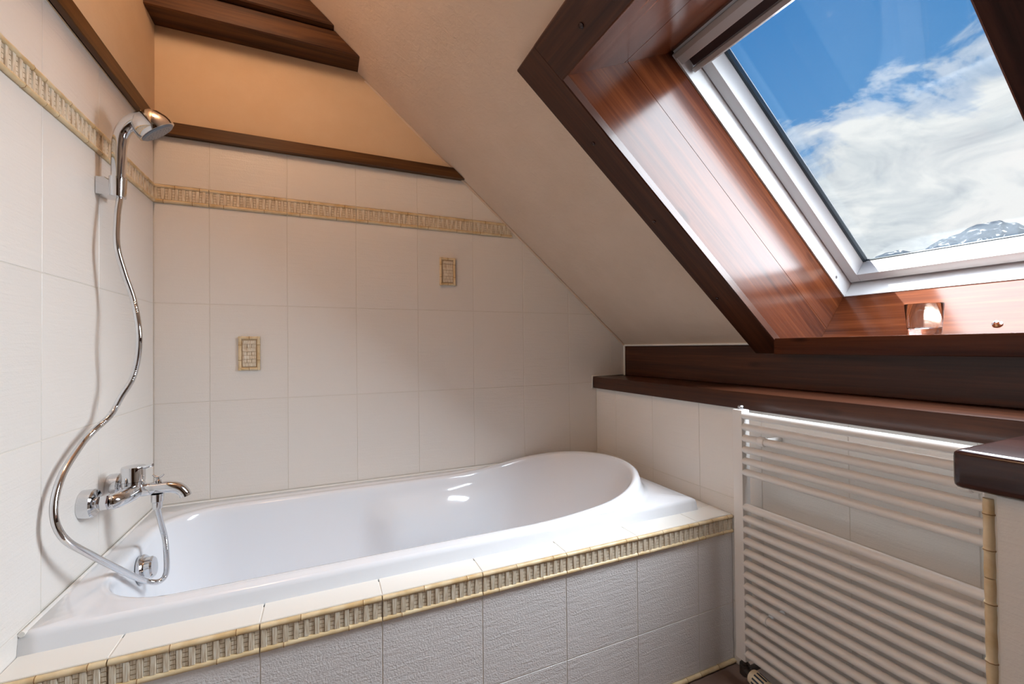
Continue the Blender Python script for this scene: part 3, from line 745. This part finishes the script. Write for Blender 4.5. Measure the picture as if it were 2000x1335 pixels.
knob = lathe('thermostat_knob', [(0.016, 0.0), (0.021, 0.003), (0.0225, 0.010), (0.0225, 0.062), (0.020, 0.070), (0.0005, 0.072)], k0, kd, M_CREAMPLASTIC, rad, 24)
qk = kd.to_track_quat('Z', 'Y').to_matrix().to_4x4()
bm = bmesh.new()
for i in range(12):
    a = 2*math.pi*i/12; c, s = math.cos(a), math.sin(a); r0, r1, w_ = 0.0220, 0.0229, 0.0026
    pv = [Vector((c*r-s*w, s*r+c*w, z)) for z in (0.018, 0.052) for r, w in ((r1, -w_), (r1, w_), (r0, w_), (r0, -w_))]
    v = [bm.verts.new(p) for p in pv]
    for f in ((0, 1, 5, 4), (1, 2, 6, 5), (2, 3, 7, 6), (3, 0, 4, 7), (0, 3, 2, 1), (4, 5, 6, 7)): bm.faces.new([v[j] for j in f])
sl = link('grip_slots', mesh_of(bm, M_SEAL), Matrix.Translation(k0) @ qk, knob); sl['kind'] = 'stuff'

# ------------------------------------------------------------------ vanity counter on the right
van = thing('vanity_counter', 'cream tiled half wall with a thick dark wooden counter top beside the radiator', 'counter', (1.66, -0.2, 0))
CY1, CX0 = 0.345, 1.535
abox('cabinet_body', CX0+0.0013, KNEE-0.002, -0.95, CY1-0.003, 0.0, 0.838, M_GROUT, van, along='y')
top_ = abox('counter_top', 1.514, 1.797, -0.97, 0.374, 0.840, 0.905, M_COUNTER, van, 0.012, 3, along='y')
FV = frame((CX0+0.0013, 0, 0), (0, 1, 0), (0, 0, 1), (-1, 0, 0))
vy = [CY1-0.016-0.25*k for k in range(6)][::-1]
for u0, u1 in zip(vy, vy[1:]):
    for v0, v1 in ((0.005, 0.14), (0.14, 0.49), (0.49, 0.838)): tile(FV, u0, u1, v0, v1, van)
zz = 0.005
for k, L in enumerate((0.235, 0.25, 0.21, 0.13)):
    bm = bmesh.new(); rod_bm(bm, 0.0008, L-0.0008, 0, 0.0072, 0.0, nodes=(L*0.35, L*0.8)); me = mesh_of(bm, [M_ROD, M_NODE]); autosmooth(me, 60)
    o = link('corner_rod', me, frame((CX0+0.0013, CY1-0.0075, zz), (0, 0, 1), (0, 1, 0), (-1, 0, 0)), van)
    zz += L

# ------------------------------------------------------------------ tumbler on the sill
tum = thing('tumbler', 'clear glass tumbler standing on the window sill', 'tumbler', (2.035, 0.622, SILL_T))
def ring_shell(name, prof, mat):
    n = 40; bm = bmesh.new(); rs = [[bm.verts.new((r*math.cos(2*math.pi*i/n), r*math.sin(2*math.pi*i/n), z)) for i in range(n)] for r, z in prof]
    for a, b in zip(rs, rs[1:]):
        for i in range(n): bm.faces.new((a[i], a[(i+1) % n], b[(i+1) % n], b[i]))
    bm.faces.new(rs[0][::-1]); bm.faces.new(rs[-1])
    me = mesh_of(bm, mat); autosmooth(me, 40)
    return link(name, me, Matrix.Translation((2.035, 0.622, SILL_T+0.0005)), tum)
ring_shell('glass_wall', [(0.0335, 0.0), (0.0345, 0.004), (0.0355, 0.018), (0.0405, 0.083), (0.0400, 0.0845), (0.0390, 0.083), (0.0340, 0.020), (0.031, 0.0175), (0.0005, 0.0165)], M_GLASS)

# ------------------------------------------------------------------ globe lamp added out of view on the flat ceiling strip as warm fill
LX, LY = 0.20, 1.10
FILL_L = 26.0
lamp = thing('fill_lamp', 'frosted globe lamp added out of view under the flat ceiling strip for warm fill', 'lamp', (LX, LY, TOPZ))
lathe('fill_lamp_base', [(0.07, 0.0), (0.07, 0.02), (0.05, 0.028)], (LX, LY, TOPZ), (0, 0, -1), M_STEEL, lamp, 32)
m, t, b = principled('fill_lamp_glass', (0.9, 0.85, 0.75), 0.4)
b.inputs['Emission Color'].default_value = (1.0, 0.69, 0.45, 1); b.inputs['Emission Strength'].default_value = FILL_L
rr = 0.095
lathe('fill_lamp_shade', [(rr*math.sin(math.pi*(0.10+0.9*k/16))+0.0003, rr*(1-math.cos(math.pi*(0.10+0.9*k/16)))) for k in range(17)], (LX, LY, TOPZ-0.024), (0, 0, -1), m, lamp, 32, 60)

# ------------------------------------------------------------------ distant mountain
def mountain():
    ridge = [(1500, 560), (1640, 540), (1702, 505), (1730, 493), (1758, 488), (1786, 493), (1804, 488), (1835, 468), (1874, 454), (1909, 437), (1954, 430), (1965, 435), (1986, 433), (2000, 439), (2060, 455), (2140, 430), (2300, 470), (2600, 560)]
    D = 4000.0; prof = []
    for u, v in ridge:
        r = ray(u, v); h = math.hypot(r.x, r.y); prof.append((math.atan2(r.x, r.y), CAM.z + r.z/h*D))
    def H(a):
        if a <= prof[0][0]: return prof[0][1]
        for (a0, h0), (a1, h1) in zip(prof, prof[1:]):
            if a <= a1: return h0+(h1-h0)*(a-a0)/(a1-a0)
        return prof[-1][1]
    na, nd = 260, 44; a0, a1 = prof[0][0], prof[-1][0]; verts = []; faces = []
    cx = CAM.x+math.sin((a0+a1)/2)*D; cy = CAM.y+math.cos((a0+a1)/2)*D
    for i in range(na):
        a = a0+(a1-a0)*i/(na-1); h = H(a)
        for k in range(nd):
            f = k/(nd-1); d = D-1500+2300*f; s = (d-D)/(1500 if d < D else 800); base = max(0.0, 1-abs(s))**1.15
            x, y = CAM.x+math.sin(a)*d, CAM.y+math.cos(a)*d
            nz_ = noise.fractal(Vector((x/330, y/330, 0.3)), 1.0, 2.0, 6)
            z = h*base + 110*nz_*min(1, abs(s)*3.0) + 9*noise.noise(Vector((x/45, y/45, 2)))*(1 if abs(s) < 0.9 else 0)
            verts.append((x-cx, y-cy, max(z, -5)))
    for i in range(na-1):
        for k in range(nd-1):
            p = i*nd+k; faces.append((p, p+nd, p+nd+1, p+1))
    me = bpy.data.meshes.new('mountain'); me.from_pydata(verts, [], faces); me.polygons.foreach_set('use_smooth', [True]*len(me.polygons))
    m, t, b = principled('mountain_rock_haze', (0.1, 0.12, 0.15), 0.9, spec=0.1)
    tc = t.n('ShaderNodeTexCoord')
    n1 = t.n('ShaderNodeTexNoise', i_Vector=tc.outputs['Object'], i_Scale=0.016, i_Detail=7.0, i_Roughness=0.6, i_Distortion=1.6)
    col = t.ramp(n1.outputs[0], [(0.36, (0.018, 0.030, 0.050)), (0.575, (0.034, 0.050, 0.076)), (0.605, (0.26, 0.28, 0.30))])  # blue of distance haze mixed into the rock colour; pale stop is snow
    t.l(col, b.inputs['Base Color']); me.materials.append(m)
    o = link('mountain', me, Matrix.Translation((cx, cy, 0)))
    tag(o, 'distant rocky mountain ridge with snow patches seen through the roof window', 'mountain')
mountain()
